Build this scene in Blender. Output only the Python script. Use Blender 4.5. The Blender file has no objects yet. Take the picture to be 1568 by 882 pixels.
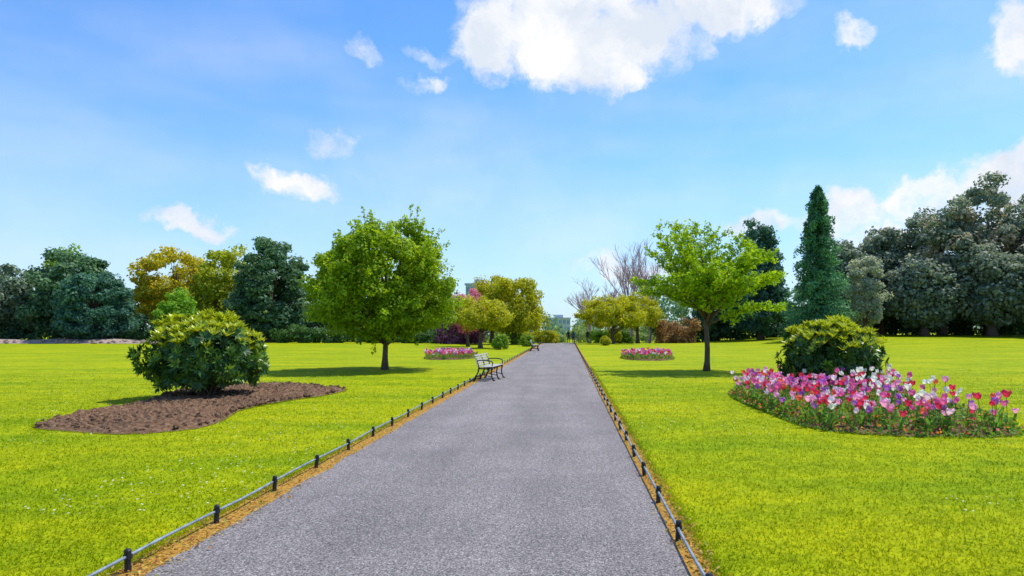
import bpy, math, random
import numpy as np
from mathutils import Vector, noise as mnoise
rng = np.random.default_rng(7); random.seed(7)
scene = bpy.context.scene
scene.view_settings.view_transform = 'Standard'
scene.view_settings.look = 'None'
scene.view_settings.exposure = 0

# ---------------------------------------------------------------- helpers
def link(o, parent=None):
    scene.collection.objects.link(o)
    if parent: o.parent = parent
    return o
def empty(name, loc=(0,0,0)):
    e = bpy.data.objects.new(name, None); e.location = loc; e.empty_display_size = .3
    return link(e)
def sstep(a, b, x):
    t = np.clip((x-a)/(b-a), 0, 1); return t*t*(3-2*t)
def terrain(x, y):
    x = np.asarray(x, float); y = np.asarray(y, float)
    rise = 0.85*sstep(14, 42, x)*sstep(45, 95, y)
    dip = -0.018*np.clip(y-80, 0, 45)*(1-sstep(14, 30, np.abs(x)))
    return rise+dip
def th(x, y): return float(terrain(x, y))

def mesh_obj(name, verts, faces, mats, parent=None, cols=None, smooth=False, loc=None):
    me = bpy.data.meshes.new(name)
    me.from_pydata([tuple(v) for v in verts], [], [tuple(f) for f in faces])
    if not isinstance(mats, (list, tuple)): mats = [mats]
    for m in mats: me.materials.append(m)
    if cols is not None:
        a = me.color_attributes.new('Col', 'FLOAT_COLOR', 'POINT')
        c = np.ones((len(verts), 4), np.float32); c[:, :3] = cols
        a.data.foreach_set('color', c.ravel())
    if smooth: me.polygons.foreach_set('use_smooth', [True]*len(me.polygons))
    o = bpy.data.objects.new(name, me)
    if loc: o.location = loc
    return link(o, parent)

def fast_mesh(name, V, n, mat, cols=None, parent=None):
    V = np.asarray(V, np.float32); k = len(V)//n
    me = bpy.data.meshes.new(name)
    me.vertices.add(len(V)); me.vertices.foreach_set('co', V.ravel())
    me.loops.add(k*n); me.loops.foreach_set('vertex_index', np.arange(k*n, dtype=np.int32))
    me.polygons.add(k); me.polygons.foreach_set('loop_start', np.arange(0, k*n, n, dtype=np.int32))
    me.update(calc_edges=True)
    if cols is not None:
        a = me.color_attributes.new('Col', 'FLOAT_COLOR', 'POINT')
        c = np.ones((len(V), 4), np.float32); c[:, :3] = np.repeat(cols, n, axis=0)
        a.data.foreach_set('color', c.ravel())
    me.materials.append(mat)
    return link(bpy.data.objects.new(name, me), parent)

class MB:
    def __init__(s): s.v=[]; s.f=[]; s.c=[]
    def add(s, v, f, c=None):
        b=len(s.v); s.v += [tuple(p) for p in v]; s.f += [tuple(i+b for i in q) for q in f]
        if c is not None: s.c += [c]*len(v)
    def tube(s, pts, rad, n=6, c=None, cap=True):
        pts=[Vector(p) for p in pts]; V=[]; F=[]
        for i,p in enumerate(pts):
            d=(pts[min(i+1,len(pts)-1)]-pts[max(i-1,0)])
            if d.length<1e-9: d=Vector((0,0,1))
            d.normalize()
            a=d.cross(Vector((0.13,0.97,0.2)) if abs(d.z)>.8 else Vector((0,0,1))); a.normalize(); b=d.cross(a)
            for k in range(n):
                t=2*math.pi*k/n
                V.append(p+(a*math.cos(t)+b*math.sin(t))*rad[i])
        for i in range(len(pts)-1):
            for k in range(n):
                F.append((i*n+k, i*n+(k+1)%n, (i+1)*n+(k+1)%n, (i+1)*n+k))
        if cap:
            F.append(tuple(range(n))[::-1]); F.append(tuple((len(pts)-1)*n+k for k in range(n)))
        s.add(V,F,c)
    def box(s, x0,x1,y0,y1,z0,z1,c=None):
        V=[(x0,y0,z0),(x1,y0,z0),(x1,y1,z0),(x0,y1,z0),(x0,y0,z1),(x1,y0,z1),(x1,y1,z1),(x0,y1,z1)]
        s.add(V,[(0,3,2,1),(4,5,6,7),(0,1,5,4),(1,2,6,5),(2,3,7,6),(3,0,4,7)],c)
    def obj(s, name, mat, parent=None, smooth=False):
        return mesh_obj(name, s.v, s.f, mat, parent, np.array(s.c) if s.c else None, smooth)

# ---------------------------------------------------------------- materials
def newmat(name):
    m=bpy.data.materials.new(name); m.use_nodes=True
    nt=m.node_tree; nt.nodes.clear(); return m,nt
def N(nt,t,**kw):
    n=nt.nodes.new(t)
    for k,v in kw.items(): setattr(n,k,v)
    return n
def ramp(nt, fac, stops):
    r=N(nt,'ShaderNodeValToRGB'); e=r.color_ramp.elements
    while len(e)<len(stops): e.new(0.5)
    for i,(p,c) in enumerate(stops):
        e[i].position=p; e[i].color=(*c,1) if len(c)==3 else c
    nt.links.new(fac,r.inputs[0]); return r.outputs[0]
def noi(nt, vec, scale, detail=4, rough=.55):
    n=N(nt,'ShaderNodeTexNoise'); n.inputs['Scale'].default_value=scale
    n.inputs['Detail'].default_value=detail; n.inputs['Roughness'].default_value=rough
    nt.links.new(vec,n.inputs['Vector']); return n.outputs['Fac']
def mixc(nt, f, a, b, mode='MIX'):
    m=N(nt,'ShaderNodeMix',data_type='RGBA',blend_type=mode)
    for s,v in ((0,f),(6,a),(7,b)):
        if isinstance(v,(int,float)): m.inputs[s].default_value=v
        elif isinstance(v,tuple): m.inputs[s].default_value=(*v,1)
        else: nt.links.new(v,m.inputs[s])
    return m.outputs[2]
def out(nt, sh):
    o=N(nt,'ShaderNodeOutputMaterial'); nt.links.new(sh,o.inputs[0])
def princ(nt, col, rough=.8, bump=None, bstr=.3, bdist=.02, spec=.3, metal=0):
    p=N(nt,'ShaderNodeBsdfPrincipled')
    if isinstance(col,tuple): p.inputs['Base Color'].default_value=(*col,1)
    else: nt.links.new(col,p.inputs['Base Color'])
    p.inputs['Roughness'].default_value=rough; p.inputs['Metallic'].default_value=metal
    p.inputs['Specular IOR Level'].default_value=spec
    if bump is not None:
        b=N(nt,'ShaderNodeBump'); b.inputs['Strength'].default_value=bstr; b.inputs['Distance'].default_value=bdist
        nt.links.new(bump,b.inputs['Height']); nt.links.new(b.outputs[0],p.inputs['Normal'])
    return p.outputs[0]
def pos(nt): return N(nt,'ShaderNodeNewGeometry').outputs['Position']

def foliage_mat(name, trans=.35, rough=.5, spec=.25, tgain=(1.25,1.15,.6)):
    m,nt=newmat(name)
    c=N(nt,'ShaderNodeAttribute',attribute_name='Col').outputs['Color']
    p=princ(nt,c,rough,spec=spec)
    t=N(nt,'ShaderNodeBsdfTranslucent'); nt.links.new(mixc(nt,1.0,c,tgain,'MULTIPLY'),t.inputs[0])
    mx=N(nt,'ShaderNodeMixShader'); mx.inputs[0].default_value=trans
    nt.links.new(p,mx.inputs[1]); nt.links.new(t.outputs[0],mx.inputs[2]); out(nt,mx.outputs[0]); return m
M_leaf=foliage_mat('leaf_foliage',.45,.55,.2)
M_leafdk=foliage_mat('evergreen_foliage',.36,.6,.22,(1.1,1.1,.8))
M_laurel=foliage_mat('laurel_leaf',.3,.38,.4)
M_petal=foliage_mat('flower_petal',.4,.5,.2,(1.05,1.1,1.1))

def lawn_color(nt):
    P=pos(nt)
    big=noi(nt,P,.2,4); mid=noi(nt,P,1.4,5,.65)
    mp=N(nt,'ShaderNodeMapping'); mp.inputs['Scale'].default_value=(.22,1.0,1); nt.links.new(P,mp.inputs[0])
    stre=noi(nt,mp.outputs[0],.8,4)
    c=ramp(nt,mid,[(.28,(.14,.215,.0012)),(.5,(.25,.32,.0012)),(.72,(.38,.41,.003))])
    c=mixc(nt,ramp(nt,big,[(.36,(0,0,0)),(.60,(.8,)*3)]),c,(.35,.37,.0015))
    c=mixc(nt,ramp(nt,stre,[(.43,(0,0,0)),(.66,(.7,)*3)]),c,(.16,.255,.0015))
    return P,c
m,nt=newmat('lawn_grass'); P,c=lawn_color(nt)
f1=noi(nt,P,20,5,.7); f2=noi(nt,P,4.,4,.75)
c=mixc(nt,1.0,c,ramp(nt,f1,[(.3,(.58,.63,.6)),(.5,(1,1,1)),(.72,(1.36,1.25,1.6))]),'MULTIPLY')
c=mixc(nt,.9,c,ramp(nt,f2,[(.3,(.64,.70,.6)),(.5,(1,1,1)),(.68,(1.28,1.2,2.6))]),'MULTIPLY')
out(nt,princ(nt,c,.9,f1,.5,.05,.06)); M_lawn=m
m,nt=newmat('grass_blade'); P,c=lawn_color(nt)
at=N(nt,'ShaderNodeAttribute',attribute_name='Col')
c=mixc(nt,1.0,c,at.outputs['Color'],'MULTIPLY')
p=princ(nt,c,.6,spec=.08); t=N(nt,'ShaderNodeBsdfTranslucent'); nt.links.new(c,t.inputs[0])
mx=N(nt,'ShaderNodeMixShader'); mx.inputs[0].default_value=.45
nt.links.new(p,mx.inputs[1]); nt.links.new(t.outputs[0],mx.inputs[2]); out(nt,mx.outputs[0]); M_blade=m

m,nt=newmat('asphalt'); P=pos(nt)
g=noi(nt,P,48,5,.8); g2=noi(nt,P,.8,5,.6)
v=N(nt,'ShaderNodeTexVoronoi'); v.inputs['Scale'].default_value=65; nt.links.new(P,v.inputs['Vector'])
c=ramp(nt,g,[(.34,(.075,.064,.060)),(.46,(.222,.198,.188)),(.57,(.298,.268,.256)),(.68,(.64,.60,.57))])
c=mixc(nt,.75,c,ramp(nt,v.outputs['Distance'],[(.0,(1.6,1.55,1.53)),(.42,(1,1,1)),(.72,(.32,.32,.32))]),'MULTIPLY')
mp=N(nt,'ShaderNodeMapping'); mp.inputs['Scale'].default_value=(1.6,.12,1); nt.links.new(P,mp.inputs[0])
g3=noi(nt,mp.outputs[0],1.0,4)
c=mixc(nt,1.0,c,ramp(nt,g2,[(.3,(.84,.84,.85)),(.7,(1.12,1.11,1.11))]),'MULTIPLY')
c=mixc(nt,1.0,c,ramp(nt,g3,[(.3,(.86,.86,.86)),(.7,(1.12,1.12,1.12))]),'MULTIPLY')
out(nt,princ(nt,c,.85,g,.8,.015,.25)); M_asph=m

m,nt=newmat('soil'); P=pos(nt)
g=noi(nt,P,14,6,.7); g2=noi(nt,P,60,4,.7)
c=ramp(nt,g,[(.3,(.06,.032,.018)),(.5,(.16,.092,.052)),(.7,(.31,.20,.125))])
c=mixc(nt,.6,c,ramp(nt,g2,[(.3,(.6,.6,.6)),(.7,(1.5,1.45,1.4))]),'MULTIPLY')
out(nt,princ(nt,c,.95,g,.8,.04,.1)); M_soil=m
m,nt=newmat('edge_dirt'); P=pos(nt)
g=noi(nt,P,30,6,.7); g2=noi(nt,P,4,3)
c=ramp(nt,g,[(.3,(.13,.06,.016)),(.5,(.40,.21,.035)),(.7,(.60,.37,.07))])
c=mixc(nt,ramp(nt,g2,[(.45,(0,0,0)),(.7,(.5,)*3)]),c,(.18,.15,.05))
out(nt,princ(nt,c,.95,g,.7,.02,.1)); M_dirt=m
m,nt=newmat('bark'); P=pos(nt)
mp=N(nt,'ShaderNodeMapping'); mp.inputs['Scale'].default_value=(1,1,.25); nt.links.new(P,mp.inputs[0])
g=noi(nt,mp.outputs[0],22,5,.65)
out(nt,princ(nt,ramp(nt,g,[(.3,(.06,.042,.034)),(.6,(.15,.11,.085)),(.8,(.25,.19,.15))]),.9,g,.8,.03,.15)); M_bark=m
m,nt=newmat('bare_twig'); out(nt,princ(nt,(.46,.31,.34),.9)); M_twig=m
m,nt=newmat('galvanised_rail'); g=noi(nt,pos(nt),12,4)
out(nt,princ(nt,ramp(nt,g,[(.3,(.13,.16,.19)),(.7,(.32,.38,.42))]),.45,metal=.2,spec=.5)); M_rail=m
m,nt=newmat('black_iron'); g=noi(nt,pos(nt),30,4)
out(nt,princ(nt,ramp(nt,g,[(.3,(.008,.009,.011)),(.7,(.03,.03,.033))]),.5,spec=.4)); M_iron=m
m,nt=newmat('bench_slat_paint'); P=pos(nt); g=noi(nt,P,18,5)
out(nt,princ(nt,ramp(nt,g,[(.3,(.30,.27,.23)),(.6,(.48,.46,.41))]),.6,g,.15,.004)); M_slat=m
m,nt=newmat('concrete_facade'); g=noi(nt,pos(nt),.6,5)
out(nt,princ(nt,ramp(nt,g,[(.3,(.40,.46,.52)),(.7,(.50,.56,.62))]),.8)); M_conc=m  # pale blue cast is distance haze put into the wall colour
m,nt=newmat('window_glass'); out(nt,princ(nt,(.20,.30,.38),.25,spec=.5)); M_glass=m
m,nt=newmat('rock'); g=noi(nt,pos(nt),3,5)
out(nt,princ(nt,ramp(nt,g,[(.3,(.22,.15,.12)),(.7,(.46,.36,.30))]),.9,g,.6,.05)); M_rock=m

# ---------------------------------------------------------------- ground
ys=np.unique(np.concatenate([np.arange(-12,40,2.),np.arange(40,140,3.),np.array([80.,125.]),np.linspace(140,1500,16),[-60,-300,2500]]))
xs=np.unique(np.concatenate([np.arange(-60,62,2.5),np.linspace(62,200,8),np.linspace(-200,-60,8),[-2500,-900,-450,450,900,2500]]))
def grid(name,xs,ys,mat,dz,xf=None):
    V=[];F=[]
    for j,y in enumerate(ys):
        for i,x in enumerate(xs):
            xx = xf(i,x,y) if xf else x
            V.append((xx,y,th(xx,y)+dz))
    nx=len(xs)
    for j in range(len(ys)-1):
        for i in range(nx-1):
            a=j*nx+i; F.append((a,a+1,a+1+nx,a+nx))
    return mesh_obj(name,V,F,mat)
grid('lawn_ground',xs,ys,M_lawn,0)
pys=np.unique(np.concatenate([ys[(ys>=-12)&(ys<=125)],np.arange(3,30,.12),np.arange(30,80,.5)]))
def edge_n(y,s): return 0.035*mnoise.noise(Vector((y*1.3,s,0)))+0.03*mnoise.noise(Vector((y*5,s,3)))
PL,PR=-2.83,.825
grid('edge_dirt_strip',np.array([-3.12,-2.7]),pys,M_dirt,.004,lambda i,x,y: x+(2.0*edge_n(y,1.) if i==0 else 0))
grid('edge_dirt_strip',np.array([.75,1.02]),pys,M_dirt,.004,lambda i,x,y: x+(2.0*edge_n(y,5.) if i==1 else 0))
grid('asphalt_path',np.array([PL,-1.,PR]),pys,M_asph,.009,lambda i,x,y: x+(edge_n(y,9.)*1.3 if i==0 else edge_n(y,14.)*.8 if i==2 else 0))

# ---------------------------------------------------------------- beds
def chaikin(p,n=3):
    p=np.array(p,float)
    for _ in range(n):
        q=np.roll(p,-1,0); p=np.stack([.75*p+.25*q,.25*p+.75*q],1).reshape(-1,2)
    return p
class Bed:
    def __init__(s,poly,c):
        s.c=np.array(c); b=chaikin(poly,2)-s.c
        a=np.arctan2(b[:,1],b[:,0]); r=np.hypot(b[:,0],b[:,1]); o=np.argsort(a)
        s.a=np.concatenate([a[o]-2*np.pi,a[o],a[o]+2*np.pi]); s.r=np.tile(r[o],3)
    def R(s,a): return np.interp(a,s.a,s.r)
    def frac(s,x,y):
        dx=x-s.c[0]; dy=y-s.c[1]; return np.hypot(dx,dy)/s.R(np.arctan2(dy,dx))
    def soil(s,name,parent,h=.09,na=260,nr=80,clod=.05):
        V=[];F=[]
        for j in range(nr):
            fr=(j/(nr-1))**.8
            for i in range(na):
                a=-math.pi+2*math.pi*i/na
                R=float(s.R(a))*(1+.022*mnoise.noise(Vector((a*12,0,1)))+.014*mnoise.noise(Vector((a*45,0,1))))
                x=s.c[0]+math.cos(a)*R*fr; y=s.c[1]+math.sin(a)*R*fr
                e=min(1,(1-fr)*R/.35)
                z=.008+e*(h*.6+h*.5*mnoise.noise(Vector((x,y,0)))+clod*abs(mnoise.noise(Vector((x*6,y*6,2))))*1.8+clod*.9*mnoise.noise(Vector((x*15,y*15,5))))
                V.append((x,y,max(z,.006)))
        for j in range(nr-1):
            for i in range(na):
                k=(i+1)%na; F.append((j*na+i,j*na+k,(j+1)*na+k,(j+1)*na+i))
        return mesh_obj(name,V,F,M_soil,parent)
bedL=Bed([(-9.0,11.35),(-8.0,11.0),(-6.9,10.6),(-6.05,11.2),(-6.25,12.6),(-6.7,13.8),(-6.5,15.5),(-5.9,17.3),(-6.0,18.9),(-7.2,19.8),(-8.6,20.6),(-10.2,19.8),(-10.3,17.5),(-9.4,15.6),(-9.2,14),(-9.5,12.5)],(-8.0,15.2))
bedR=Bed([(4.1,17.4),(3.95,15),(4.0,13),(4.0,11.2),(5.0,10.55),(6.2,10.4),(7.3,10.7),(7.5,12),(7.3,13.5),(7.6,15),(8.5,17),(8.8,18.8),(7.6,20.1),(6,19.7),(4.8,18.7)],(6.1,14.8))
sb=empty('soil_flower_bed'); bedL.soil('soil_mound',sb)
lumps=MB()
for _ in range(1800):
    a=random.uniform(-math.pi,math.pi); fr=math.sqrt(random.random())*.99; R=float(bedL.R(a))
    x=-8.0+math.cos(a)*R*fr; y=15.2+math.sin(a)*R*fr; s=random.uniform(.015,.08)*(.5+.5*random.random())
    V=[]
    for th_ in range(3):
        for k in range(5):
            t=2*math.pi*k/5+th_; rr=s*[.9,1,.45][th_]*random.uniform(.7,1.2)
            V.append((x+rr*math.cos(t),y+rr*math.sin(t),.045+s*[0,.5,1.0][th_]*random.uniform(.8,1.2)))
    F=[(j*5+k,j*5+(k+1)%5,(j+1)*5+(k+1)%5,(j+1)*5+k) for j in range(2) for k in range(5)]+[(10,11,12,13,14)]
    lumps.add(V,F)
lumps.obj('soil_clods',M_soil,sb)

# ---------------------------------------------------------------- leaves
def unit(v): return v/np.maximum(np.linalg.norm(v,axis=-1,keepdims=True),1e-9)
def leaf_quads(C,Nn,L,W,fold=0.):
    n=len(C); Nn=unit(Nn); r=unit(rng.normal(size=(n,3))); U=unit(np.cross(Nn,r)); Vv=np.cross(Nn,U)
    L=np.broadcast_to(L,(n,))[:,None]/2; W=np.broadcast_to(W,(n,))[:,None]/2
    return np.stack([C-U*L,C+Vv*W+Nn*fold,C+U*L,C-Vv*W+Nn*fold],1).reshape(-1,3)
PROF={
 'round':lambda t:np.sqrt(np.clip(1-(2*t-1)**2,0,1)),
 'dome':lambda t:np.minimum(1,(t/.22+.12))**.6*np.sqrt(np.clip(1-np.clip((t-.28)/.74,0,1)**2,0,1)),
 'umbrella':lambda t:np.minimum(1,.35+t/.35)*np.sqrt(np.clip(1-np.clip((t-.2)/.82,0,1)**2.2,0,1)),
 'cone':lambda t:np.minimum(1,.5+t*6)*(1-t)**.75,
 'column':lambda t:np.minimum(1,.55+t*3)*np.clip(1-t**1.8,0,1)**.9,
}
def clumpcrown(x,y,z0,z1,R,prof,nc,nl,cr,ls,pal,Ry=None,lump=.22,out_bias=.35,up=.4,accent=None):
    Ry=Ry or R; pf=PROF[prof]; C=[]; s=rng.uniform(0,50)
    while len(C)<nc:
        t=rng.random(); p=float(pf(np.array(t)))
        if rng.random()>p**1.3+.05: continue
        a=rng.uniform(0,2*np.pi); rho=(out_bias+(1-out_bias)*rng.random())**.6
        f=1+lump*1.6*mnoise.noise(Vector((math.cos(a)*1.4+s,math.sin(a)*1.4,t*2.6)))
        rr=max(0,p*rho*f)
        C.append((x+math.cos(a)*rr*max(R-cr*.5,.2),y+math.sin(a)*rr*max(Ry-cr*.5,.2),z0+(z1-z0)*(t*.93+.03)*(1 if t<.6 else f**.5)))
    C=np.array(C); crs=cr*rng.uniform(.55,1.25,nc)
    idx=np.repeat(np.arange(nc),nl); n=len(idx)
    d=unit(rng.normal(size=(n,3))); q=(.45+.6*rng.random(n))[:,None]*crs[idx][:,None]
    Pp=C[idx]+d*q*np.array([1,1,.72])
    nn=d*.85+rng.normal(size=(n,3))*.45+np.array([0,0,up])
    Ls=ls*rng.uniform(.65,1.3,n)
    V=leaf_quads(Pp,nn,Ls,Ls*.68)
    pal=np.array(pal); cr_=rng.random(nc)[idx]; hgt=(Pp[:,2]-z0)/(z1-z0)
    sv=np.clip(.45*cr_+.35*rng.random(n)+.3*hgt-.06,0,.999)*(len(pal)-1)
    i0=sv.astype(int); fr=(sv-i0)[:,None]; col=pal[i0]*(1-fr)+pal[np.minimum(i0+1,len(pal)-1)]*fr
    if accent is not None:
        ac,prob=accent; mk=(cr_*rng.random(n)**.3>1-prob)&(hgt>.3); col[mk]=np.array(ac)*rng.uniform(.8,1.15,(mk.sum(),1))
    col=col*rng.uniform(.82,1.18,(n,1))
    return C,V,col

def limbs(mb,x,y,zb,C,ztop,tr,nl,lean=(0,0)):
    h=ztop-zb; pts=[];rad=[]
    for k in range(9):
        t=k/8; pts.append((x+lean[0]*t+.04*h*.2*math.sin(t*5+x),y+lean[1]*t+.03*h*.2*math.cos(t*4+y),zb-.1+t*h)); rad.append(tr*(1.5-.5*min(1,t*8))*(1-.72*t))
    mb.tube(pts,rad,9)
    sel=C[rng.choice(len(C),min(nl,len(C)),replace=False)]
    for c in sel:
        t=min(.85,max(.22,(c[2]-zb)/h*.62*random.uniform(.7,1.05))); k=t*8; i=int(k)
        a=Vector(pts[i]).lerp(Vector(pts[min(i+1,8)]),k-i); b=Vector(c)
        m1=a.lerp(b,.35)+Vector((random.uniform(-.1,.1),random.uniform(-.1,.1),.05))*(b-a).length*.6
        m2=a.lerp(b,.7)+Vector((random.uniform(-.1,.1),random.uniform(-.1,.1),.08))*(b-a).length*.5
        r=tr*.38*(1-.6*t)
        mb.tube([a,m1,m2,b],[r,r*.7,r*.4,r*.12],5)

def tree(name,x,y,ztop,R,prof,zc,tr,pal,nc=120,nl=100,cr=1.0,ls=.35,mat=None,nlimb=14,**kw):
    zb=th(x,y); e=empty(name,(0,0,0))
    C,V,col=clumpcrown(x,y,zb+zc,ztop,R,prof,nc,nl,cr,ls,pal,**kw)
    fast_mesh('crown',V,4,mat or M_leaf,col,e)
    mb=MB(); limbs(mb,x,y,zb,C,zb+zc+(ztop-zb-zc)*.75,tr,nlimb); mb.obj('trunk_and_limbs',M_bark,e,True)
    return e

def G(p,k): return [tuple(min(.65,a*b) for a,b in zip(c,k)) for c in p]
BR=[(.10,.20,.006),(.21,.34,.008),(.33,.48,.010),(.46,.58,.014)]
YG=[(.24,.27,.010),(.37,.40,.012),(.49,.49,.016),(.58,.56,.025)]
DK=[(.045,.11,.065),(.07,.16,.08),(.12,.24,.105),(.20,.34,.13)]  # this and the next two: distance haze mixed into the leaf colour
BL=[(.05,.14,.125),(.075,.20,.15),(.12,.28,.18),(.18,.36,.21)]
HO=[(.075,.125,.095),(.14,.20,.14),(.26,.32,.22),(.43,.46,.33)]
GR=[(.09,.20,.02),(.17,.32,.025),(.26,.42,.03),(.36,.50,.035)]

# --- left main tree
e=empty('lime_tree'); tx,ty=-7.45,28.0
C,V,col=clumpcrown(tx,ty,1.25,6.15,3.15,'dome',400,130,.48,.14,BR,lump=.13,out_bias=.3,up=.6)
P2=[]
mb=MB()
for _ in range(170):
    c=C[rng.integers(len(C))]; d=Vector((c[0]-tx,c[1]-ty,(c[2]-3.2)*1.1)); d.normalize()
    if c[2]<2.6 and random.random()<.6: continue
    d=(d+Vector((random.uniform(-.3,.3),random.uniform(-.3,.3),random.uniform(.1,.6)))).normalized()
    L=random.uniform(.45,.85); a=Vector(c); b=a+d*L
    mb.tube([a,b],[.012,.004],4)
    for k in range(28):
        p=a.lerp(b,random.random()**.6); P2.append(p+Vector(rng.normal(size=3)*.06))
P2=np.array(P2); V2=leaf_quads(P2,rng.normal(size=P2.shape)+[0,0,.5],.13,.085)
col2=np.array(BR[2])*rng.uniform(.8,1.3,(len(P2),1))
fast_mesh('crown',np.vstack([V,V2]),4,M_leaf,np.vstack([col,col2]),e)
limbs(mb,tx,ty,0,C,4.8,.125,46); mb.obj('trunk_and_limbs',M_bark,e,True)

# --- right open spreading tree
def spray_tree(name,tx,ty,zfork,ztop,R,nl,pal,tr,leaf,dens,lean=(0,0)):
    R_=random.Random(21)
    e=empty(name); mb=MB(); P=[];B=[]
    tp=[(tx+.03*math.sin(k),ty+.03*math.cos(k*1.3),-.1+k/6*(zfork+1.0)) for k in range(7)]
    mb.tube(tp,[tr*(1.45 if k==0 else 1-.07*k) for k in range(7)],10)
    els=[.15,.4,.7,1.0,1.3]
    for i in range(nl):
        a=i*2.39996+R_.uniform(-.2,.2); el=els[(i*2)%5]+R_.uniform(-.15,.15)
        s=Vector(tp[4 if i%3 else 5])+Vector((0,0,R_.uniform(-.1,.5)))
        hz=R*math.cos(el)**.6*R_.uniform(.78,1.12); vz=(ztop-s.z)*(math.sin(max(el,.02))**.8)*R_.uniform(.75,1.04)+ (.1 if el<.3 else 0)
        end=s+Vector((math.cos(a)*hz+lean[0]*R_.random(),math.sin(a)*hz,vz))
        n=9; pts=[]
        for k in range(n):
            t=k/(n-1); p=s.lerp(end,t); p.z+= .35*math.sin(t*math.pi)*(.6 if el<.8 else -.3)
            p+=Vector((R_.uniform(-.05,.05),R_.uniform(-.05,.05),R_.uniform(-.03,.05)))*(t)
            pts.append(p)
        r0=tr*.45
        mb.tube(pts,[r0*(1-.88*k/(n-1)) for k in range(n)],6)
        segs=[(pts[k],pts[k+1],1.0) for k in range(2,n-1)]
        ld=(pts[-1]-pts[0]).normalized()
        for k in range(2,n):
            for sgn in (-1,1):
                sd=ld.cross(Vector((0,0,1)))
                if sd.length<.2: sd=Vector((math.cos(a+1.5),math.sin(a+1.5),0))
                sd.normalize(); L=R_.uniform(.45,1.0)*(1.15-.6*k/n)*R/2.6
                d2=(ld*.75+sd*sgn*R_.uniform(.5,1.1)+Vector((0,0,R_.uniform(-.25,.5)))).normalized()
                q=pts[k]+d2*L; mb.tube([pts[k],pts[k].lerp(q,.5)+Vector((0,0,.03)),q],[r0*.22,r0*.14,r0*.05],4)
                segs.append((pts[k],q,1.3))
                for _ in range(2):
                    m0=pts[k].lerp(q,R_.uniform(.3,.8)); d3=(d2+Vector(rng.normal(size=3)*.5)).normalized(); q3=m0+d3*L*.5
                    mb.tube([m0,q3],[r0*.1,r0*.04],3); segs.append((m0,q3,1.2))
        for (p0,p1,w) in segs:
            cnt=int((p1-p0).length*dens*w)+1; br=R_.random()
            for _ in range(cnt):
                P.append(p0.lerp(p1,R_.random())+Vector(rng.normal(size=3)*np.array([.08,.08,.055]))); B.append(br)
    P=np.array([tuple(p) for p in P]); n=len(P); Ls=leaf*rng.uniform(.6,1.3,n)
    V=leaf_quads(P,rng.normal(size=(n,3))*.7+[0,0,.8],Ls,Ls*.55)
    pal=np.array(pal); sv=np.clip(.5*np.array(B)+.5*rng.random(n),0,.999)*(len(pal)-1); i0=sv.astype(int); fr=(sv-i0)[:,None]
    col=(pal[i0]*(1-fr)+pal[i0+1]*fr)*rng.uniform(.85,1.15,(n,1))
    fast_mesh('crown',V,4,M_leaf,col,e); mb.obj('trunk_and_branches',M_bark,e,True)
    return e
spray_tree('cherry_tree',5.54,27.15,1.95,5.9,2.7,32,[(.15,.28,.008),(.25,.42,.01),(.36,.54,.014),(.48,.62,.018)],.12,.15,32)

# --- mid distance trees by the path
tree('golden_maple_tree',-7.68,60.5,4.35,3.1,'umbrella',1.7,.2,YG,120,100,.6,.2,out_bias=.4)
tree('golden_maple_tree',-5.9,76,7.5,3.9,'dome',1.2,.3,YG,150,120,.95,.27)
tree('golden_maple_tree',-9.2,84,8.6,3.2,'round',1.5,.3,G(YG,(1.0,.95,1)),100,100,.95,.28)
tree('golden_maple_tree',5.3,80,5.3,4.4,'umbrella',1.9,.25,YG,140,100,.75,.24)
tree('golden_maple_tree',9.5,92,6.2,4.0,'umbrella',2.0,.25,YG,100,100,.9,.28)
tree('pink_blossom_tree',-9.6,66,5.4,2.0,'round',1.3,.16,[(.55,.10,.28),(.65,.20,.40),(.72,.36,.52)],80,90,.6,.2)
# bare trees
def bare_tree(name,x,y,ztop,spread,n0):
    e=empty(name); mb=MB(); zb=th(x,y)
    def grow(p,d,L,r,lv):
        q=p+d*L; mid=p.lerp(q,.5)+Vector(rng.normal(size=3)*L*.04)
        r=max(r,.022)
        mb.tube([p,mid,q],[r,r*.85,r*.65],5 if lv<2 else 3,cap=False)
        if lv>=5: return
        for _ in range(3 if lv else n0):
            dd=(d+Vector((random.gauss(0,spread),random.gauss(0,spread),random.uniform(.1,.55)))).normalized()
            grow(p.lerp(q,random.uniform(.45,1)),dd,L*random.uniform(.62,.84),r*.55,lv+1)
    grow(Vector((x,y,zb-.1)),Vector((0,0,1)),(ztop-zb)*.34,.26,0)
    mb.obj('bare_branches',M_twig,e); return e
bare_tree('bare_tree',9.3,98,14.5,.34,6); bare_tree('bare_tree',12.0,100,13.0,.38,6); bare_tree('bare_tree',3.7,110,9.5,.42,4); bare_tree('bare_tree',7.6,106,10.5,.45,5)

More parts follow.
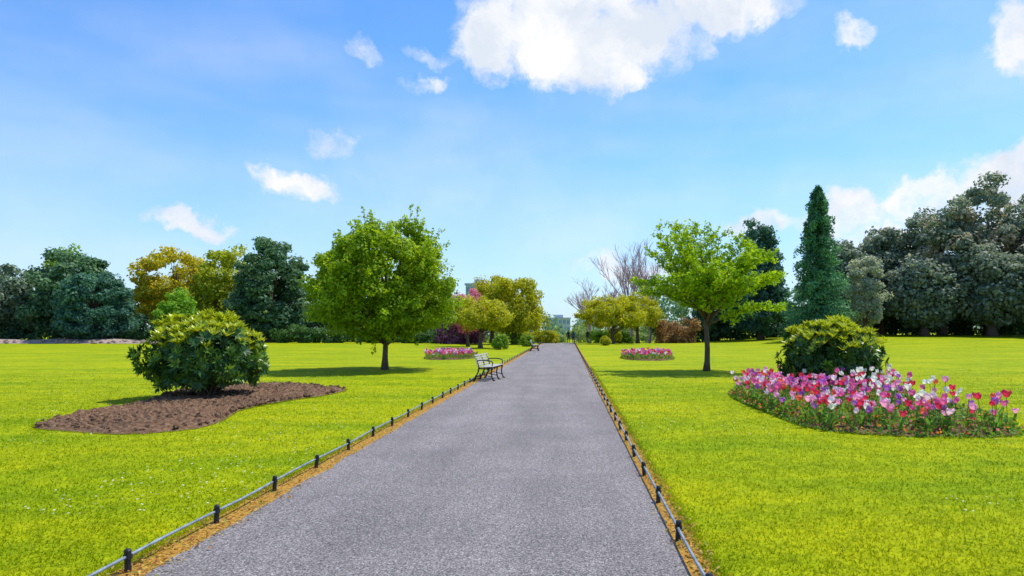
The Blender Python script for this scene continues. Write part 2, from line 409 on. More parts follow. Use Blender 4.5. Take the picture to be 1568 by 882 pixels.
# --- conifers on right
tree('dark_fir_tree',26.0,92,16.0,5.7,'column',.8,.4,G(BL,(.8,.78,.75)),240,120,1.2,.45,mat=M_leafdk,lump=.5,out_bias=.2)
tree('dark_fir_tree',21.5,98,11.5,4.2,'column',.8,.35,DK,130,110,1.2,.45,mat=M_leafdk,lump=.35)
def cypress(x,y,ztop,R):
    e=empty('weeping_cedar_tree'); zb=th(x,y); P=[];c=[]
    nt_=300
    for i in range(nt_):
        t=(i+.5)/nt_; a=i*2.4+random.uniform(-.4,.4); rad=R*(.10+.9*(1-t)**.75)*random.uniform(.5,1.25)
        z=zb+.6+t*(ztop-zb-.6)
        b=random.random()
        for k in range(100):
            f=random.random()**.55; ang=a+random.gauss(0,.12/max(f,.3))
            P.append((x+math.cos(ang)*rad*f,y+math.sin(ang)*rad*f,z+.25*f*R*.5*(1-f*1.3)+random.gauss(0,.14)-.9*random.random()**2*f)); c.append(b)
    P=np.array(P); n=len(P); pal=np.array(G(BL,(.95,1.1,.72)))
    V=leaf_quads(P,(P-[x,y,0])*[1,1,0]/R+rng.normal(size=(n,3))*.5+[0,0,.5],.36*rng.uniform(.6,1.3,n),.17)
    sv=np.clip(.65*np.array(c)+.35*rng.random(n),0,.999)*4; i0=np.minimum(sv.astype(int),3)
    fast_mesh('drooping_foliage',V,4,M_leafdk,pal[i0],e)
    mb=MB(); mb.tube([(x,y,zb-.1),(x+.1,y,zb+6),(x,y,ztop-.2)],[.42,.28,.05],9); mb.obj('trunk',M_bark,e,True)
cypress(29.3,80,18.3,4.2)

# --- holm oaks right
AC=(.54,.46,.32)
for (x,y,zt,R,zc,ac) in [(38.5,94,13.2,5.0,1.0,None),(44,96,15.5,5.6,1.8,(AC,.25)),(51,93,19.0,7.0,2.0,(AC,.42)),(58.5,95,22.0,7.6,2.2,(AC,.48)),(67,92,21.5,7.6,2.0,(AC,.42)),(60.5,80,16.5,5.4,2.0,(AC,.5)),(53.5,86,12.5,4.8,1.6,None),(46,88,10.5,4.4,1.6,None),(78,95,21,8,2,None)]:
    tree('holm_oak_tree',x,y,zt,R,'dome',zc,.55,HO,230,130,1.4,.5,mat=M_leafdk,nlimb=20,lump=.2,accent=ac)
tree('silver_pear_tree',36.6,84,10.4,2.8,'dome',1.2,.25,[(.22,.30,.24),(.36,.43,.36),(.54,.58,.5)],90,110,.9,.3)

# --- left groups
for (x,y,zt,R,pal) in [(-77,95,11.0,7.5,G(HO,(.8,.9,.85))),(-67,92,11.6,5.5,DK),(-85,88,12.0,7,DK)]:
    tree('holm_oak_tree',x,y,zt,R,'dome',1.,.5,pal,190,120,1.3,.48,mat=M_leafdk,lump=.3)
tree('birch_tree',-74,102,13.6,5,'round',3,.25,GR,70,60,1.1,.4)
tree('yew_tree',-58.0,84,8.9,4.7,'dome',.1,.5,G(BL,(.75,.8,.75)),240,120,.9,.34,mat=M_leafdk,lump=.12)
tree('golden_oak_tree',-56,98,13.4,6.4,'dome',1.,.4,[(.28,.28,.02),(.44,.41,.02),(.56,.49,.025),(.62,.54,.04)],170,100,1.3,.45,lump=.3)
tree('oak_tree',-47,95,13.0,5.6,'dome',.8,.4,[(.20,.27,.02),(.33,.40,.025),(.44,.49,.03),(.54,.55,.035)],170,105,1.2,.45,lump=.3)
tree('hawthorn_bush',-48.6,85,6.4,2.9,'dome',.1,.2,G(GR,(1.,1.15,1.1)),120,100,.8,.32)
tree('holm_oak_tree',-38.7,89,12.9,5.2,'dome',.6,.5,DK,240,130,1.1,.42,mat=M_leafdk,lump=.2,accent=((.25,.34,.17),.3))
tree('oak_tree',-33,97,12.8,4.4,'dome',.8,.35,GR,120,110,1.1,.42)
tree('oak_tree',-28.5,98,12.8,4.6,'dome',.8,.35,GR,120,110,1.1,.42)
tree('oak_tree',-22,100,11,4.6,'dome',.8,.35,GR,110,110,1.1,.42)

# --- hedges / shrub belts
def belt(name,x0,x1,y,h0,h1,pal,n,nl,cr,ls,mat=None,depth=2.5,hf=None,zoff=0):
    C=[]
    for _ in range(n):
        x=rng.uniform(x0,x1); hh=(hf(x) if hf else h1)*(1+.3*mnoise.noise(Vector((x*.25,y,0)))); yy=y+rng.uniform(-depth,depth)
        C.append((x,yy,th(x,yy)+zoff+rng.uniform(h0,max(h0+.1,hh-cr*.4))))
    C=np.array(C); idx=np.repeat(np.arange(n),nl); m_=len(idx); d=unit(rng.normal(size=(m_,3)))
    P=C[idx]+d*(.4+.6*rng.random(m_))[:,None]*cr*[1,1,.8]
    pal=np.array(pal); sv=np.clip(.6*rng.random(n)[idx]+.4*rng.random(m_),0,.999)*(len(pal)-1); i0=sv.astype(int)
    Ls=ls*rng.uniform(.7,1.3,m_)
    return fast_mesh(name,leaf_quads(P,d+rng.normal(size=(m_,3))*.5+[0,0,.4],Ls,Ls*.65),4,mat or M_leaf,pal[i0]*rng.uniform(.8,1.2,(m_,1)))
belt('shrub_belt',-100,-12.5,93,.1,4.0,DK,560,80,1.0,.42,M_leafdk)
belt('laurel_hedge',-36,-14,84,.1,1.9,[(.07,.15,.035),(.11,.22,.05),(.18,.32,.06)],230,75,.6,.26,M_leafdk,1.2)
belt('purple_shrub',-14.6,-9.6,78,.1,3.3,[(.16,.05,.10),(.26,.09,.17),(.28,.18,.16)],80,80,.7,.24,M_leafdk,1.2)
belt('shrub_belt',12,75,100,.1,3.8,DK,520,80,1.1,.44,M_leafdk)
belt('copper_shrub',12,17.5,92,.1,3.4,[(.30,.17,.09),(.42,.26,.12),(.40,.34,.10)],70,75,.7,.28,None,1.5)
belt('clipped_hedge',-7.5,-1.4,92,.1,1.7,YG,90,80,.5,.22,None,1.0)
belt('clipped_hedge',3.0,9,96,.1,1.7,GR,80,80,.5,.22,None,1.0)
def dh(x):
    return 12-7.4*math.exp(-((x-1)/13.)**2)
belt('distant_trees',-170,170,175,.2,10,[(.14,.26,.19),(.20,.34,.21),(.28,.42,.24)],950,60,2.2,.85,None,8,dh)  # paler, bluish leaves: air haze painted into the far foliage colour
belt('distant_trees',-24,26,128,.1,3.6,[(.2,.30,.12),(.30,.40,.13),(.38,.48,.15)],170,70,1.1,.4,None,3,lambda x:3.8 if abs(x+.2)>1.8 else 2.0)
for (x,y,R,h) in [(-5.5,56,.75,1.25),(-5.9,76,1.1,2.0),(5.6,82,1.2,1.9),(-3.9,66,.7,1.1),(3.9,70,.6,.9)]:
    e=empty('round_shrub'); C,V,col=clumpcrown(x,y,0.05,h,R,'dome',50,70,.28,.13,GR if x<0 else YG); fast_mesh('foliage',V,4,M_leaf,col,e)
    mb=MB(); limbs(mb,x,y,0,C,h*.8,.05,8); mb.obj('stems',M_bark,e)

# far left soil bank with rocks
V=[];F=[];nx=90
for i in range(nx):
    x=-90+i*.52
    for j in range(9):
        t=j/8; y=79+t*7; z=.02+.6*math.sin(t*math.pi)*(.7+.5*mnoise.noise(Vector((x*.3,y*.3,0))))*min(1,(nx-1-i)/14)
        V.append((x,y,max(.01,z)))
for i in range(nx-1):
    for j in range(8): a=i*9+j; F.append((a,a+9,a+10,a+1))
bk=empty('soil_bank'); mesh_obj('bank_earth',V,F,M_rock,bk,smooth=True)
mb=MB()
for _ in range(130):
    x=random.uniform(-72,-47); y=random.uniform(79,82); s=random.uniform(.12,.4)
    Vv=[]
    for L_ in range(3):
        for k in range(6):
            t=2*math.pi*k/6+L_*.5; rr=s*[1,.9,.4][L_]*random.uniform(.7,1.2); Vv.append((x+rr*math.cos(t),y+rr*math.sin(t),[0,.5,.85][L_]*s*random.uniform(.8,1.2)+.1))
    mb.add(Vv,[(j*6+k,j*6+(k+1)%6,(j+1)*6+(k+1)%6,(j+1)*6+k) for j in range(2) for k in range(6)]+[tuple(range(12,18))])
mb.obj('rocks',M_rock,bk)

# ---------------------------------------------------------------- laurel bushes
def laurel(name,x,y,R,H,seed):
    e=empty(name); n=1150; V=[];cols=[]
    def rosette(c,d,nl,L,cc,open_):
        d=unit(d); r=unit(np.cross(d,rng.normal(size=3))); s=np.cross(d,r)
        for k in range(nl):
            a=2*np.pi*k/nl+rng.uniform(-.2,.2); o=open_*rng.uniform(.7,1.2)
            rad=r*math.cos(a)+s*math.sin(a); ax=unit(rad*math.sin(o)+d*math.cos(o)); nv=unit(d*math.sin(o)-rad*math.cos(o)); w=np.cross(nv,ax)
            l=L*rng.uniform(.75,1.2); b=c+ax*.02
            droop=-nv*l*.12
            V.extend([b, b+ax*l*.45+w*l*.17+nv*l*.04, b+ax*l+droop, b+ax*l*.45-w*l*.17+nv*l*.04])
            cols.append(cc*rng.uniform(.65,1.3))
    Cs=[]
    for i in range(n):
        u=unit(rng.normal(size=3))
        if u[2]<-.55: u[2]*=-1
        f=1+.30*mnoise.noise(Vector(u*2.2)+Vector((seed,0,0)))+.16*mnoise.noise(Vector(u*5.)+Vector((seed,3,0)))
        rr=f*(1 if rng.random()<.62 else rng.uniform(.6,.95))
        if rng.random()<.05 and u[2]>0: rr*=1.1
        c=np.array([x,y,H*.46])+u*rr*np.array([R,R,H*.50])
        if c[2]<.1: c[2]=rng.uniform(.1,.3)
        Cs.append(c)
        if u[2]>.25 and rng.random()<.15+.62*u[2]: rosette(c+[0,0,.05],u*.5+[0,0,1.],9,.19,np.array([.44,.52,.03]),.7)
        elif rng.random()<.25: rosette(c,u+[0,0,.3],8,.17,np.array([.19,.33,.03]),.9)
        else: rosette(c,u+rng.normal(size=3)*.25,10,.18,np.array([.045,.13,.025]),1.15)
    V=np.array(V)
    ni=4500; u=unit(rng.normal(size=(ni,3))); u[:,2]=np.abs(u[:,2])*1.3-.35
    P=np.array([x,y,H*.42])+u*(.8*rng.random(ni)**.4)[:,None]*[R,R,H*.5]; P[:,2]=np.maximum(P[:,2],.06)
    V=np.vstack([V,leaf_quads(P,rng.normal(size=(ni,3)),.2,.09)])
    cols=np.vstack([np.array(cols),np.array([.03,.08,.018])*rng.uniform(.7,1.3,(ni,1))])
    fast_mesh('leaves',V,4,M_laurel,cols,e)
    mb=MB()
    for i in range(60):
        c=Cs[rng.integers(n)]; mb.tube([(x+rng.uniform(-.2,.2),y+rng.uniform(-.2,.2),0),(x+(c[0]-x)*.4,y+(c[1]-y)*.4,c[2]*.6),tuple(c)],[.03,.018,.006],4)
    mb.obj('stems',M_bark,e)
laurel('laurel_bush',-8.75,16.6,1.24,1.9,1.)
laurel('laurel_bush',7.05,18.2,1.15,1.8,8.)

# ---------------------------------------------------------------- tulips
PINKS=[(.90,.18,.44),(.92,.42,.62),(.82,.05,.12),(.94,.72,.78),(.52,.16,.56),(.95,.92,.80),(.88,.2,.10)]
def tulip_bed(name,bed,dens,white=None,size=1.5,detail=True,under=9000,hh=(.34,.52),main=False):
    e=empty(name); bed.soil('soil',e,.06,160,30,.04)
    fl=MB(); gr=MB()
    Rm=bed.r.max(); n=int(dens*4*Rm*Rm)
    for _ in range(n):
        x=bed.c[0]+random.uniform(-Rm,Rm); y=bed.c[1]+random.uniform(-Rm,Rm)
        if bed.frac(x,y)>.98: continue
        if main and math.hypot(x-7.1,y-18.2)<1.0: continue
        patch=mnoise.noise(Vector((x*1.1,y*1.1,4)))
        if patch<-.12 and random.random()<.75: continue
        h=random.uniform(*hh); lx,ly=random.gauss(0,.06),random.gauss(0,.06)
        w=[5,4.5,3.0,2.6,2.2,.6,.8]
        p2=mnoise.noise(Vector((x*.6,y*.6,14)))
        if p2>.1: w[4]*=2.2; w[0]*=1.4
        if p2<-.15: w[2]*=2.4; w[3]*=1.5
        wh=white and white(x,y)
        if wh: w[5]=22
        cc=random.choices(PINKS,w)[0]; k_=random.uniform(.85,1.1); cc=tuple(min(.95,c*k_) for c in cc)
        if wh: h+=.1
        top=Vector((x+lx,y+ly,h)); gr.tube([(x,y,.02),(x+lx*.4,y+ly*.4,h*.55),top],[.006,.005,.005],4,(.16,.30,.05))
        s=size*random.uniform(.75,1.2); op=random.uniform(.7,1.6); prof=[(.008,0),(.026,.010),(.034,.028),(.030*op,.048),(.022*op,.062)]
        V=[];F=[];m_=6 if detail else 5; rot=random.random()*6
        ax=Vector((lx*2.5,ly*2.5,1)).normalized()
        for j,(r,z) in enumerate(prof):
            for k in range(m_):
                t=rot+2*math.pi*k/m_; r2=r*s*(1 if k%2 else .88); z2=z*s*(1 if (j<4) else (1.12 if k%2 else .8))
                V.append(top+Vector((r2*math.cos(t),r2*math.sin(t),0))+ax*z2)
        for j in range(4):
            for k in range(m_): F.append((j*m_+k,j*m_+(k+1)%m_,(j+1)*m_+(k+1)%m_,(j+1)*m_+k))
        fl.add(V,F,cc)
        for q in range(3):
            a=random.random()*6.283; L=random.uniform(.2,.36); w_=random.uniform(.018,.03); d=Vector((math.cos(a),math.sin(a),0)); sd=Vector((-d.y,d.x,0))
            b=Vector((x,y,.03)); pts=[b,b+d*L*.2+Vector((0,0,L*.5)),b+d*L*.42+Vector((0,0,L*.85)),b+d*L*.75+Vector((0,0,L*.9))]
            ws=[w_*.6,w_,w_*.7,.002]; V=[]
            for p,ww in zip(pts,ws): V+= [p-sd*ww,p+sd*ww]
            g=random.uniform(.75,1.25); gr.add(V,[(0,1,3,2),(2,3,5,4),(4,5,7,6)],(.15*g,.32*g,.06*g))
    fl.obj('tulip_heads',M_petal,e); gr.obj('tulip_stems_and_leaves',M_leaf,e)
    a=rng.uniform(-np.pi,np.pi,under); fr=np.sqrt(rng.random(under))*1.03; R=bed.R(a)
    x=bed.c[0]+np.cos(a)*R*fr; y=bed.c[1]+np.sin(a)*R*fr; z=rng.uniform(.02,.27,under)*np.clip((1.05-fr)*9,.3,1)
    P=np.stack([x,y,z],1); col=np.array([(.14,.28,.03)])*rng.uniform(.6,1.5,(under,1)); mk=rng.random(under)<.24
    mk&=z>.06
    oc=np.array([(.85,.22,.05),(.85,.42,.06),(.70,.06,.12),(.85,.28,.42)]); col[mk]=oc[rng.integers(0,4,mk.sum())]
    L=np.where(mk,.045,.08)*rng.uniform(.7,1.3,under)
    fast_mesh('wallflowers',leaf_quads(P,rng.normal(size=P.shape)*.7+[0,0,.8],L,L*np.where(mk,.9,.45)),4,M_leaf,col,e)
tulip_bed('tulip_flower_bed',bedR,24,lambda x,y:(x>6.2 and y>12.6 and random.random()<.6),1.6,True,30000,(.24,.56),True)
def circ(cx,cy,rx,ry): return Bed([(cx+rx*math.cos(t),cy+ry*math.sin(t)) for t in np.linspace(0,2*math.pi,14,endpoint=False)],(cx,cy))
b3=circ(-6.75,40,1.5,3.2); b4=circ(4.55,39,1.5,3.2)
tulip_bed('tulip_flower_bed',b3,14,None,1.9,False,4500,(.22,.45))
tulip_bed('tulip_flower_bed',b4,14,None,1.9,False,4500,(.22,.45))

# ---------------------------------------------------------------- grass blades near
nb=230000
Y=np.exp(rng.uniform(math.log(3.6),math.log(30),nb)); X=rng.uniform(-1.05,.85,nb)*Y
keep=rng.random(nb)<np.clip((30-Y)/14,0,1)
ok=((X<-3.0)|(X>.93))&(bedL.frac(X,Y)>1.0)&(bedR.frac(X,Y)>1.0)&keep
X=X[ok];Y=Y[ok]
fy=np.exp(rng.uniform(math.log(3.6),math.log(30),14000)); fx=np.where(rng.random(14000)<.5,-3.07-np.abs(rng.normal(0,.05,14000)),.98+np.abs(rng.normal(0,.05,14000)))
X=np.concatenate([X,fx]);Y=np.concatenate([Y,fy])
for b in (bedL,bedR):
    a=rng.uniform(-np.pi,np.pi,7000); R=b.R(a)*(1.0+rng.normal(0,.010,7000))
    X=np.concatenate([X,b.c[0]+np.cos(a)*R]);Y=np.concatenate([Y,b.c[1]+np.sin(a)*R])
n=len(X); hb=rng.uniform(.010,.030,n)*(1+Y*.01); wb=rng.uniform(.002,.0045,n)*(1+Y*.09); a=rng.uniform(0,2*np.pi,n); l=rng.normal(0,.018,(n,2))
B=np.stack([X,Y,np.zeros(n)],1); D=np.stack([np.cos(a),np.sin(a),np.zeros(n)],1)*wb[:,None]
T=B+np.stack([l[:,0],l[:,1],hb],1)
g=rng.uniform(.75,1.5,(n,1))*np.array([[1,1,1]]); yel=rng.random(n)<.08; g[yel]*=[1.35,1.1,3.5]
fast_mesh('lawn_grass_blades',np.stack([B-D,B+D,T],1).reshape(-1,3),3,M_blade,g)
# daisies
nd=6000; Y=np.exp(rng.uniform(math.log(6),math.log(60),nd)); X=rng.uniform(-1,.85,nd)*Y
pn=np.array([mnoise.noise(Vector((x*.35,y*.2,9))) for x,y in zip(X,Y)])
ok=((X<-3.2)|(X>1.1))&(bedL.frac(X,Y)>1.03)&(bedR.frac(X,Y)>1.03)&(pn>.08); X=X[ok];Y=Y[ok];n=len(X)
P=np.stack([X,Y,np.full(n,.035)],1); fast_mesh('daisies',leaf_quads(P,rng.normal(size=P.shape)*.2+[0,0,1],.024,.024),4,M_petal,np.tile([.75,.75,.6],(n,1)))
# litter in edge strips
nl_=7000; Y=np.exp(rng.uniform(math.log(3.6),math.log(40),nl_)); s=rng.random(nl_)<.5
X=np.where(s,rng.normal(-2.91,.09,nl_),rng.normal(.93,.06,nl_)); P=np.stack([X,Y,np.full(nl_,.016)+rng.random(nl_)*.015],1)
lc=np.array([(.6,.34,.06),(.4,.18,.04),(.7,.5,.14),(.2,.10,.04),(.26,.32,.04)])[rng.integers(0,5,nl_)]
Ls=rng.uniform(.012,.042,nl_); fast_mesh('fallen_leaves',leaf_quads(P,rng.normal(size=P.shape)*.35+[0,0,1],Ls,Ls*.6),4,M_leaf,lc)

# ---------------------------------------------------------------- edging rails
def rail(x,y0,first):
    e=empty('edging_rail_fence'); mb=MB(); pts=[];y=y0
    while y<86:
        pts.append((x+.012*mnoise.noise(Vector((y*.9,x,0))),y,.105+.014*mnoise.noise(Vector((y*.7,x,7)))+th(x,y))); y+=.3 if y<30 else 1.
    mb.tube(pts,[.0115]*len(pts),7); mb.obj('rail',M_rail,e,True)
    mb=MB(); y=first
    while y<86:
        j=random.uniform(-.02,.02); lx=random.uniform(-.012,.012); px=x+.005
        mb.tube([(px,y+j,-.05),(px,y+j,0.01),(px+lx*.7,y+j,.12),(px+lx,y+j,.148),(px+lx,y+j,.16)],[.024,.022,.021,.024,.015],8)
        mb.tube([(px+lx*.6-.0,y+j,.092),(px+lx*.6,y+j,.122)],[.029,.029],8); y+=1.17
    mb.obj('posts',M_iron,e)
rail(-2.99,2.6,3.45); rail(.862,2.6,3.0)

# ---------------------------------------------------------------- benches
def bench(x,y,rot=0.):
    e=empty('park_bench',(x,y,.01)); e.rotation_euler[2]=rot
    L=.92
    for k,yy in enumerate((-L+.12,0.,L-.12)):
        mb=MB()
        mb.tube([(-.34,yy,0),(-.27,yy,.14),(-.20,yy,.30),(-.18,yy,.42),(-.23,yy,.60),(-.31,yy,.80),(-.34,yy,.84)],[.028,.024,.024,.028,.024,.02,.016],8)
        mb.tube([(.30,yy,0),(.25,yy,.10),(.22,yy,.24),(.24,yy,.36),(.25,yy,.42)],[.028,.022,.022,.024,.026],8)
        mb.tube([(-.18,yy,.40),(.0,yy,.385),(.15,yy,.395),(.25,yy,.415)],[.024]*4,8)
        mb.tube([(-.27,yy,.13),(-.05,yy,.2),(.24,yy,.13)],[.014]*3,6)
        if k!=1: mb.tube([(-.25,yy,.64),(-.08,yy,.66),(.12,yy,.655),(.24,yy,.62),(.27,yy,.56),(.25,yy,.49),(.25,yy,.42)],[.018,.018,.02,.02,.018,.016,.018],8)
        mb.tube([(-.38,yy,.008),(-.30,yy,.012)],[.03,.03],6); mb.tube([(.27,yy,.012),(.35,yy,.008)],[.03,.03],6)
        mb.obj('iron_frame_%d'%(k+1),M_iron,e,True)
    mb=MB()
    for i in range(6):
        xx=-.14+i*.078; mb.box(xx-.027,xx+.027,-L,L,.432+.012*abs(i-2.2)/3,.458+.012*abs(i-2.2)/3)
    o=mb.obj('seat_slats',M_slat,e); bv=o.modifiers.new('b','BEVEL'); bv.width=.005
    mb=MB()
    for i in range(5):
        z=.51+i*.075; xx=-.185-(z-.44)*.30
        V=[]
        for (dx,dz) in ((-.010,-.025),(.014,-.022),(-.002,.027),(-.026,.024)):
            V+= [(xx+dx,-L,z+dz),(xx+dx,L,z+dz)]
        mb.add(V,[(0,1,3,2),(2,3,5,4),(4,5,7,6),(6,7,1,0),(0,2,4,6),(1,7,5,3)])
    o=mb.obj('backrest_slats',M_slat,e); bv=o.modifiers.new('b','BEVEL'); bv.width=.004
bench(-2.55,22.5,math.radians(-6)); bench(-2.5,52.5); bench(1.1,84.,math.pi)

# ---------------------------------------------------------------- people
def skinm(name,c):
    m,nt=newmat(name); g=noi(nt,pos(nt),8,3); out(nt,princ(nt,ramp(nt,g,[(.3,tuple(k*.8 for k in c)),(.7,c)]),.8)); return m
M_skin=skinm('skin',(.45,.27,.19)); M_hair=skinm('hair',(.03,.02,.015)); M_jean=skinm('trousers',(.02,.025,.04)); M_jk=skinm('dark_jacket',(.02,.02,.025)); M_jk2=skinm('blue_jacket',(.04,.07,.16))
def person(x,y,H,yaw,jacket,stride=.3):
    e=empty('person',(x,y,th(x,y)+.01)); e.rotation_euler[2]=yaw
    s=H/1.75
    J={'pel':(0,0,.95),'sp':(0,0,1.12),'ch':(0,.0,1.33),'nk':(0,0,1.48),'hd':(0,.02,1.58),'ht':(0,.02,1.70),
       'shl':(-.17,0,1.42),'ell':(-.23,-.08*stride*3,1.13),'wrl':(-.22,.10,.90),'fl':(-.21,.13,.80),
       'shr':(.17,0,1.42),'elr':(.23,.06,1.13),'wrr':(.22,-.06+.2*stride,.90),'fr':(.21,-.04+.2*stride,.80),
       'hl':(-.09,0,.90),'kl':(-.10,stride*.5,.50),'al':(-.10,stride*.6,.09),'tl':(-.11,stride*.6+.16,.035),
       'hr':(.09,0,.90),'kr':(.10,-stride*.05,.49),'ar':(.10,-stride*.8,.12),'tr':(.11,-stride*.8+.15,.035)}
    R={'pel':(.15,.11),'sp':(.13,.10),'ch':(.17,.115),'nk':(.055,.055),'hd':(.078,.095),'ht':(.07,.085),'shl':(.065,.06),'ell':(.046,.046),'wrl':(.032,.03),'fl':(.035,.02),'shr':(.065,.06),'elr':(.046,.046),'wrr':(.032,.03),'fr':(.035,.02),'hl':(.092,.092),'kl':(.064,.064),'al':(.042,.042),'tl':(.04,.03),'hr':(.092,.092),'kr':(.064,.064),'ar':(.042,.042),'tr':(.04,.03)}
    E=[('pel','sp'),('sp','ch'),('ch','nk'),('nk','hd'),('hd','ht'),('ch','shl'),('shl','ell'),('ell','wrl'),('wrl','fl'),('ch','shr'),('shr','elr'),('elr','wrr'),('wrr','fr'),('pel','hl'),('hl','kl'),('kl','al'),('al','tl'),('pel','hr'),('hr','kr'),('kr','ar'),('ar','tr')]
    ks=list(J); me=bpy.data.meshes.new('body'); me.from_pydata([tuple(c*s for c in J[k]) for k in ks],[(ks.index(a),ks.index(b)) for a,b in E],[])
    o=link(bpy.data.objects.new('body',me),e); md=o.modifiers.new('skin','SKIN')
    for i,k in enumerate(ks): me.skin_vertices[0].data[i].radius=(R[k][0]*s,R[k][1]*s)
    me.skin_vertices[0].data[0].use_root=True
    o.modifiers.new('sub','SUBSURF').levels=1
    dg=bpy.context.evaluated_depsgraph_get(); m2=bpy.data.meshes.new_from_object(o.evaluated_get(dg)); o.modifiers.clear(); o.data=m2
    for m in (M_jean,jacket,M_skin,M_hair): m2.materials.append(m)
    for p in m2.polygons:
        c=p.center/s; p.use_smooth=True
        if abs(c.x)>.17 and c.z<.88 and c.z>.7: p.material_index=2
        elif c.z<.93 and abs(c.x)<.19: p.material_index=0
        elif c.z<1.475: p.material_index=1
        elif c.z>1.64 or c.y<-.02: p.material_index=3
        else: p.material_index=2
person(.15,90,1.76,0.1,M_jk); person(.8,91,1.68,-.1,M_jk2,.25); person(2.6,88,1.74,2.9,M_jk)

# ---------------------------------------------------------------- buildings
def building(name,x,y,w,d,h,floors,bays,zb=-1):
    e=empty(name); mb=MB(); mb.box(x-w/2,x+w/2,y,y+d,zb,h); mb.box(x-w/2-.3,x+w/2+.3,y-.3,y+d+.3,h+.003,h+.6); mb.box(x-w*.15,x+w*.2,y+2,y+d-2,h+.61,h+2.0)
    mb.obj('walls_and_roof',M_conc,e); g=MB(); fr=MB()
    fh=h/floors; bw=w/bays
    for i in range(floors):
        for j in range(bays):
            x0=x-w/2+bw*(j+.15); z0=fh*(i+.3)
            g.box(x0,x0+bw*.7,y-.02,y+.02,z0,z0+fh*.5); fr.box(x0-.1,x0+bw*.7+.1,y-.12,y-.03,z0-.2,z0-.02)
    g.obj('windows',M_glass,e); fr.obj('window_sills',M_conc,e)
building('office_building',-28.5,215,7,12,15.6,5,5)
building('office_building',10.5,270,4.5,8,11.0,4,3)
building('office_building',-4.5,340,12,12,7.0,2,6)

# ---------------------------------------------------------------- sun + world
SUN_EL,SUN_AZ=math.radians(62),math.radians(52)
sd=Vector((math.sin(SUN_AZ)*math.cos(SUN_EL),math.cos(SUN_AZ)*math.cos(SUN_EL),math.sin(SUN_EL)))
ld=bpy.data.lights.new('sun','SUN'); ld.energy=5.0; ld.angle=math.radians(.5); ld.color=(1,.96,.89)
lo=link(bpy.data.objects.new('sun',ld)); lo.rotation_euler=(-sd).to_track_quat('-Z','Y').to_euler(); lo.location=(20,20,60)
w=bpy.data.worlds.new('World'); scene.world=w; w.use_nodes=True; nt=w.node_tree; nt.nodes.clear()
w.cycles.sampling_method='NONE'
sky=N(nt,'ShaderNodeTexSky',sky_type='NISHITA'); sky.sun_disc=False; sky.sun_elevation=SUN_EL; sky.sun_rotation=SUN_AZ
sky.air_density=1.0; sky.dust_density=.4; sky.ozone_density=2.0
bg=N(nt,'ShaderNodeBackground'); bg.inputs[1].default_value=.15
hs=N(nt,'ShaderNodeHueSaturation'); hs.inputs['Saturation'].default_value=1.2
nt.links.new(sky.outputs[0],hs.inputs['Color']); nt.links.new(mixc(nt,1.0,hs.outputs[0],(.88,1.20,1.48),'MULTIPLY'),bg.inputs[0])
tc=N(nt,'ShaderNodeTexCoord'); D0=tc.outputs['Generated']
def vm(op,a,b=None,sc=None):
    n=N(nt,'ShaderNodeVectorMath',operation=op)
    nt.links.new(a,n.inputs[0])
    if b is not None:
        if isinstance(b,tuple): n.inputs[1].default_value=b
        else: nt.links.new(b,n.inputs[1])
    if sc is not None: n.inputs['Scale'].default_value=sc
    return n
def mt(op,a,b,c=None,clamp=False):
    n=N(nt,'ShaderNodeMath',operation=op,use_clamp=clamp)
    for i,v in enumerate((a,b,c)):
        if v is None: continue
        if isinstance(v,(int,float)): n.inputs[i].default_value=v
        else: nt.links.new(v,n.inputs[i])
    return n.outputs[0]
wn=N(nt,'ShaderNodeTexNoise'); wn.inputs['Scale'].default_value=16; wn.inputs['Detail'].default_value=5; wn.inputs['Roughness'].default_value=.62; nt.links.new(D0,wn.inputs['Vector'])
W1=vm('SUBTRACT',wn.outputs['Color'],(.5,.5,.5)); W2=vm('SCALE',W1.outputs[0],sc=.085); DW=vm('ADD',D0,W2.outputs[0]).outputs[0]
CL=[(-.035,.46,.12,.07,0,1),(0.0,.385,.11,.045,-8,1),(.085,.43,.11,.06,0,1),(.08,.375,.06,.028,0,1),(.22,.475,.12,.04,0,.95),(-.11,.415,.055,.045,0,.95),(.05,.52,.2,.06,0,1),
    (.19,.42,.05,.025,-20,.42),(.415,.44,.045,.022,0,.6),(.655,.43,.04,.065,0,.8),
    (.64,.225,.11,.04,12,.9),(.53,.195,.10,.038,12,.85),(.42,.165,.09,.035,8,.75),(.70,.16,.14,.07,0,.8),(.28,.152,.07,.018,5,.6),(.50,.13,.16,.04,0,.7),
    (-.295,.40,.035,.024,-20,.38),(-.21,.362,.035,.018,-5,.55),(-.195,.405,.05,.016,-15,.38),(-.335,.275,.045,.035,10,.45),(-.40,.217,.062,.026,-6,.9),(-.555,.155,.062,.017,-2,.75),
    (.05,.095,.07,.028,0,.55),(.13,.08,.10,.03,0,.45)]
cur=None
for (u,v,a,b,tilt,op) in CL:
    nn=math.sqrt(u*u+1+v*v); mp=N(nt,'ShaderNodeMapping',vector_type='TEXTURE')
    mp.inputs['Location'].default_value=(u/nn,1/nn,v/nn); mp.inputs['Rotation'].default_value=(0,math.radians(-tilt),-math.atan(u)); mp.inputs['Scale'].default_value=(a/nn*1.2,a/nn*1.4,b/nn*1.25)
    nt.links.new(DW,mp.inputs[0]); ln=vm('LENGTH',mp.outputs[0])
    val=mt('MULTIPLY_ADD',ln.outputs['Value'],-1.0,1.0); val=mt('MAXIMUM',val,0.); val=mt('MINIMUM',val,.6); val=mt('MULTIPLY',val,op)
    cur=val if cur is None else mt('MAXIMUM',cur,val)
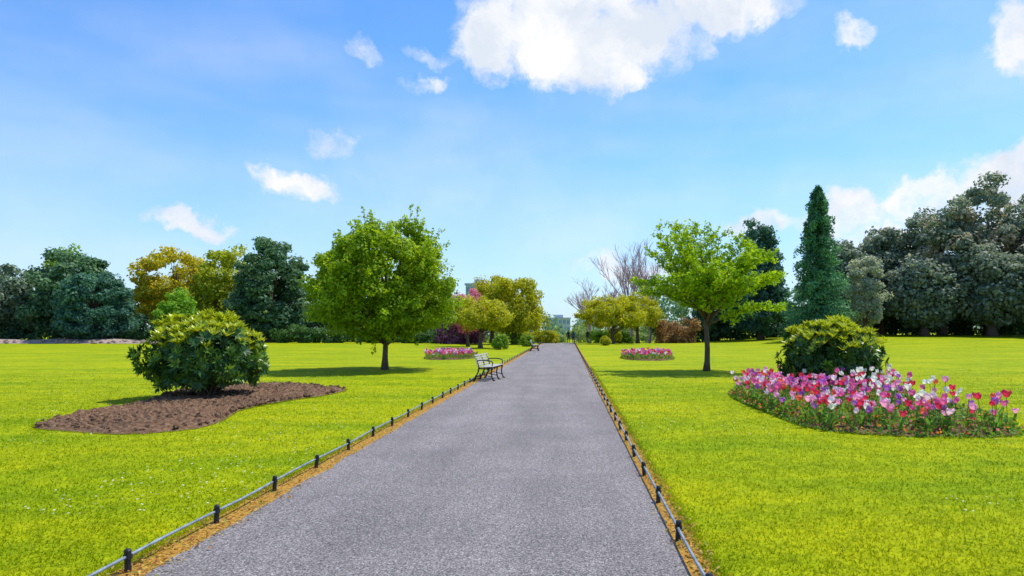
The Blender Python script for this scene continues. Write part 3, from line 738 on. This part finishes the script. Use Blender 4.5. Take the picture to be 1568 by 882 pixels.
fb=N(nt,'ShaderNodeTexNoise'); fb.inputs['Scale'].default_value=18; fb.inputs['Detail'].default_value=7; fb.inputs['Roughness'].default_value=.64; nt.links.new(DW,fb.inputs['Vector'])
dn=mt('MULTIPLY_ADD',fb.outputs['Fac'],1.1,-.55); sm=mt('ADD',cur,mt('MULTIPLY',dn,mt('MULTIPLY',cur,3.,clamp=True)))
mr=N(nt,'ShaderNodeMapRange',interpolation_type='SMOOTHSTEP'); mr.inputs[1].default_value=.02; mr.inputs[2].default_value=.58; nt.links.new(sm,mr.inputs[0])
ms=N(nt,'ShaderNodeMapping'); ms.inputs['Scale'].default_value=(1.5,1.5,5); nt.links.new(D0,ms.inputs[0])
hz=N(nt,'ShaderNodeTexNoise'); hz.inputs['Scale'].default_value=2.2; hz.inputs['Detail'].default_value=3; nt.links.new(ms.outputs[0],hz.inputs['Vector'])
hm=N(nt,'ShaderNodeMapRange'); hm.inputs[1].default_value=.36; hm.inputs[2].default_value=.72; hm.inputs[3].default_value=.03; hm.inputs[4].default_value=.25; nt.links.new(hz.outputs['Fac'],hm.inputs[0])
# atmospheric haze close to the horizon
sx=N(nt,'ShaderNodeSeparateXYZ'); nt.links.new(D0,sx.inputs[0])
hh=N(nt,'ShaderNodeMapRange',interpolation_type='SMOOTHSTEP'); hh.inputs[1].default_value=-.02; hh.inputs[2].default_value=.34; hh.inputs[3].default_value=.66; hh.inputs[4].default_value=.0; nt.links.new(sx.outputs[2],hh.inputs[0])
hzb=N(nt,'ShaderNodeBackground'); hzb.inputs[0].default_value=(.56,.74,.98,1); hzb.inputs[1].default_value=1.0
m0=N(nt,'ShaderNodeMixShader'); nt.links.new(hh.outputs[0],m0.inputs[0]); nt.links.new(bg.outputs[0],m0.inputs[1]); nt.links.new(hzb.outputs[0],m0.inputs[2])
den=mt('MAXIMUM',mr.outputs[0],hm.outputs[0])
sh=N(nt,'ShaderNodeTexNoise'); sh.inputs['Scale'].default_value=14; sh.inputs['Detail'].default_value=4
off=vm('ADD',DW,(0,0,.02)); nt.links.new(off.outputs[0],sh.inputs['Vector'])
cc=ramp(nt,sh.outputs['Fac'],[(.36,(.76,.83,.94)),(.52,(.92,.95,1.)),(.62,(1.,1.,1.))])
cb=N(nt,'ShaderNodeBackground'); cb.inputs[1].default_value=1.0; nt.links.new(cc,cb.inputs[0])
mx=N(nt,'ShaderNodeMixShader'); nt.links.new(den,mx.inputs[0]); nt.links.new(m0.outputs[0],mx.inputs[1]); nt.links.new(cb.outputs[0],mx.inputs[2])
wo=N(nt,'ShaderNodeOutputWorld'); nt.links.new(mx.outputs[0],wo.inputs[0])

# ---------------------------------------------------------------- camera
cd=bpy.data.cameras.new('camera'); cd.lens=24; cd.sensor_width=36; cd.shift_x=-.054; cd.shift_y=.0405; cd.clip_end=5000; cd.clip_start=.05
co=link(bpy.data.objects.new('camera',cd)); co.location=(0,0,1.65); co.rotation_euler=(math.radians(90),0,0); scene.camera=co
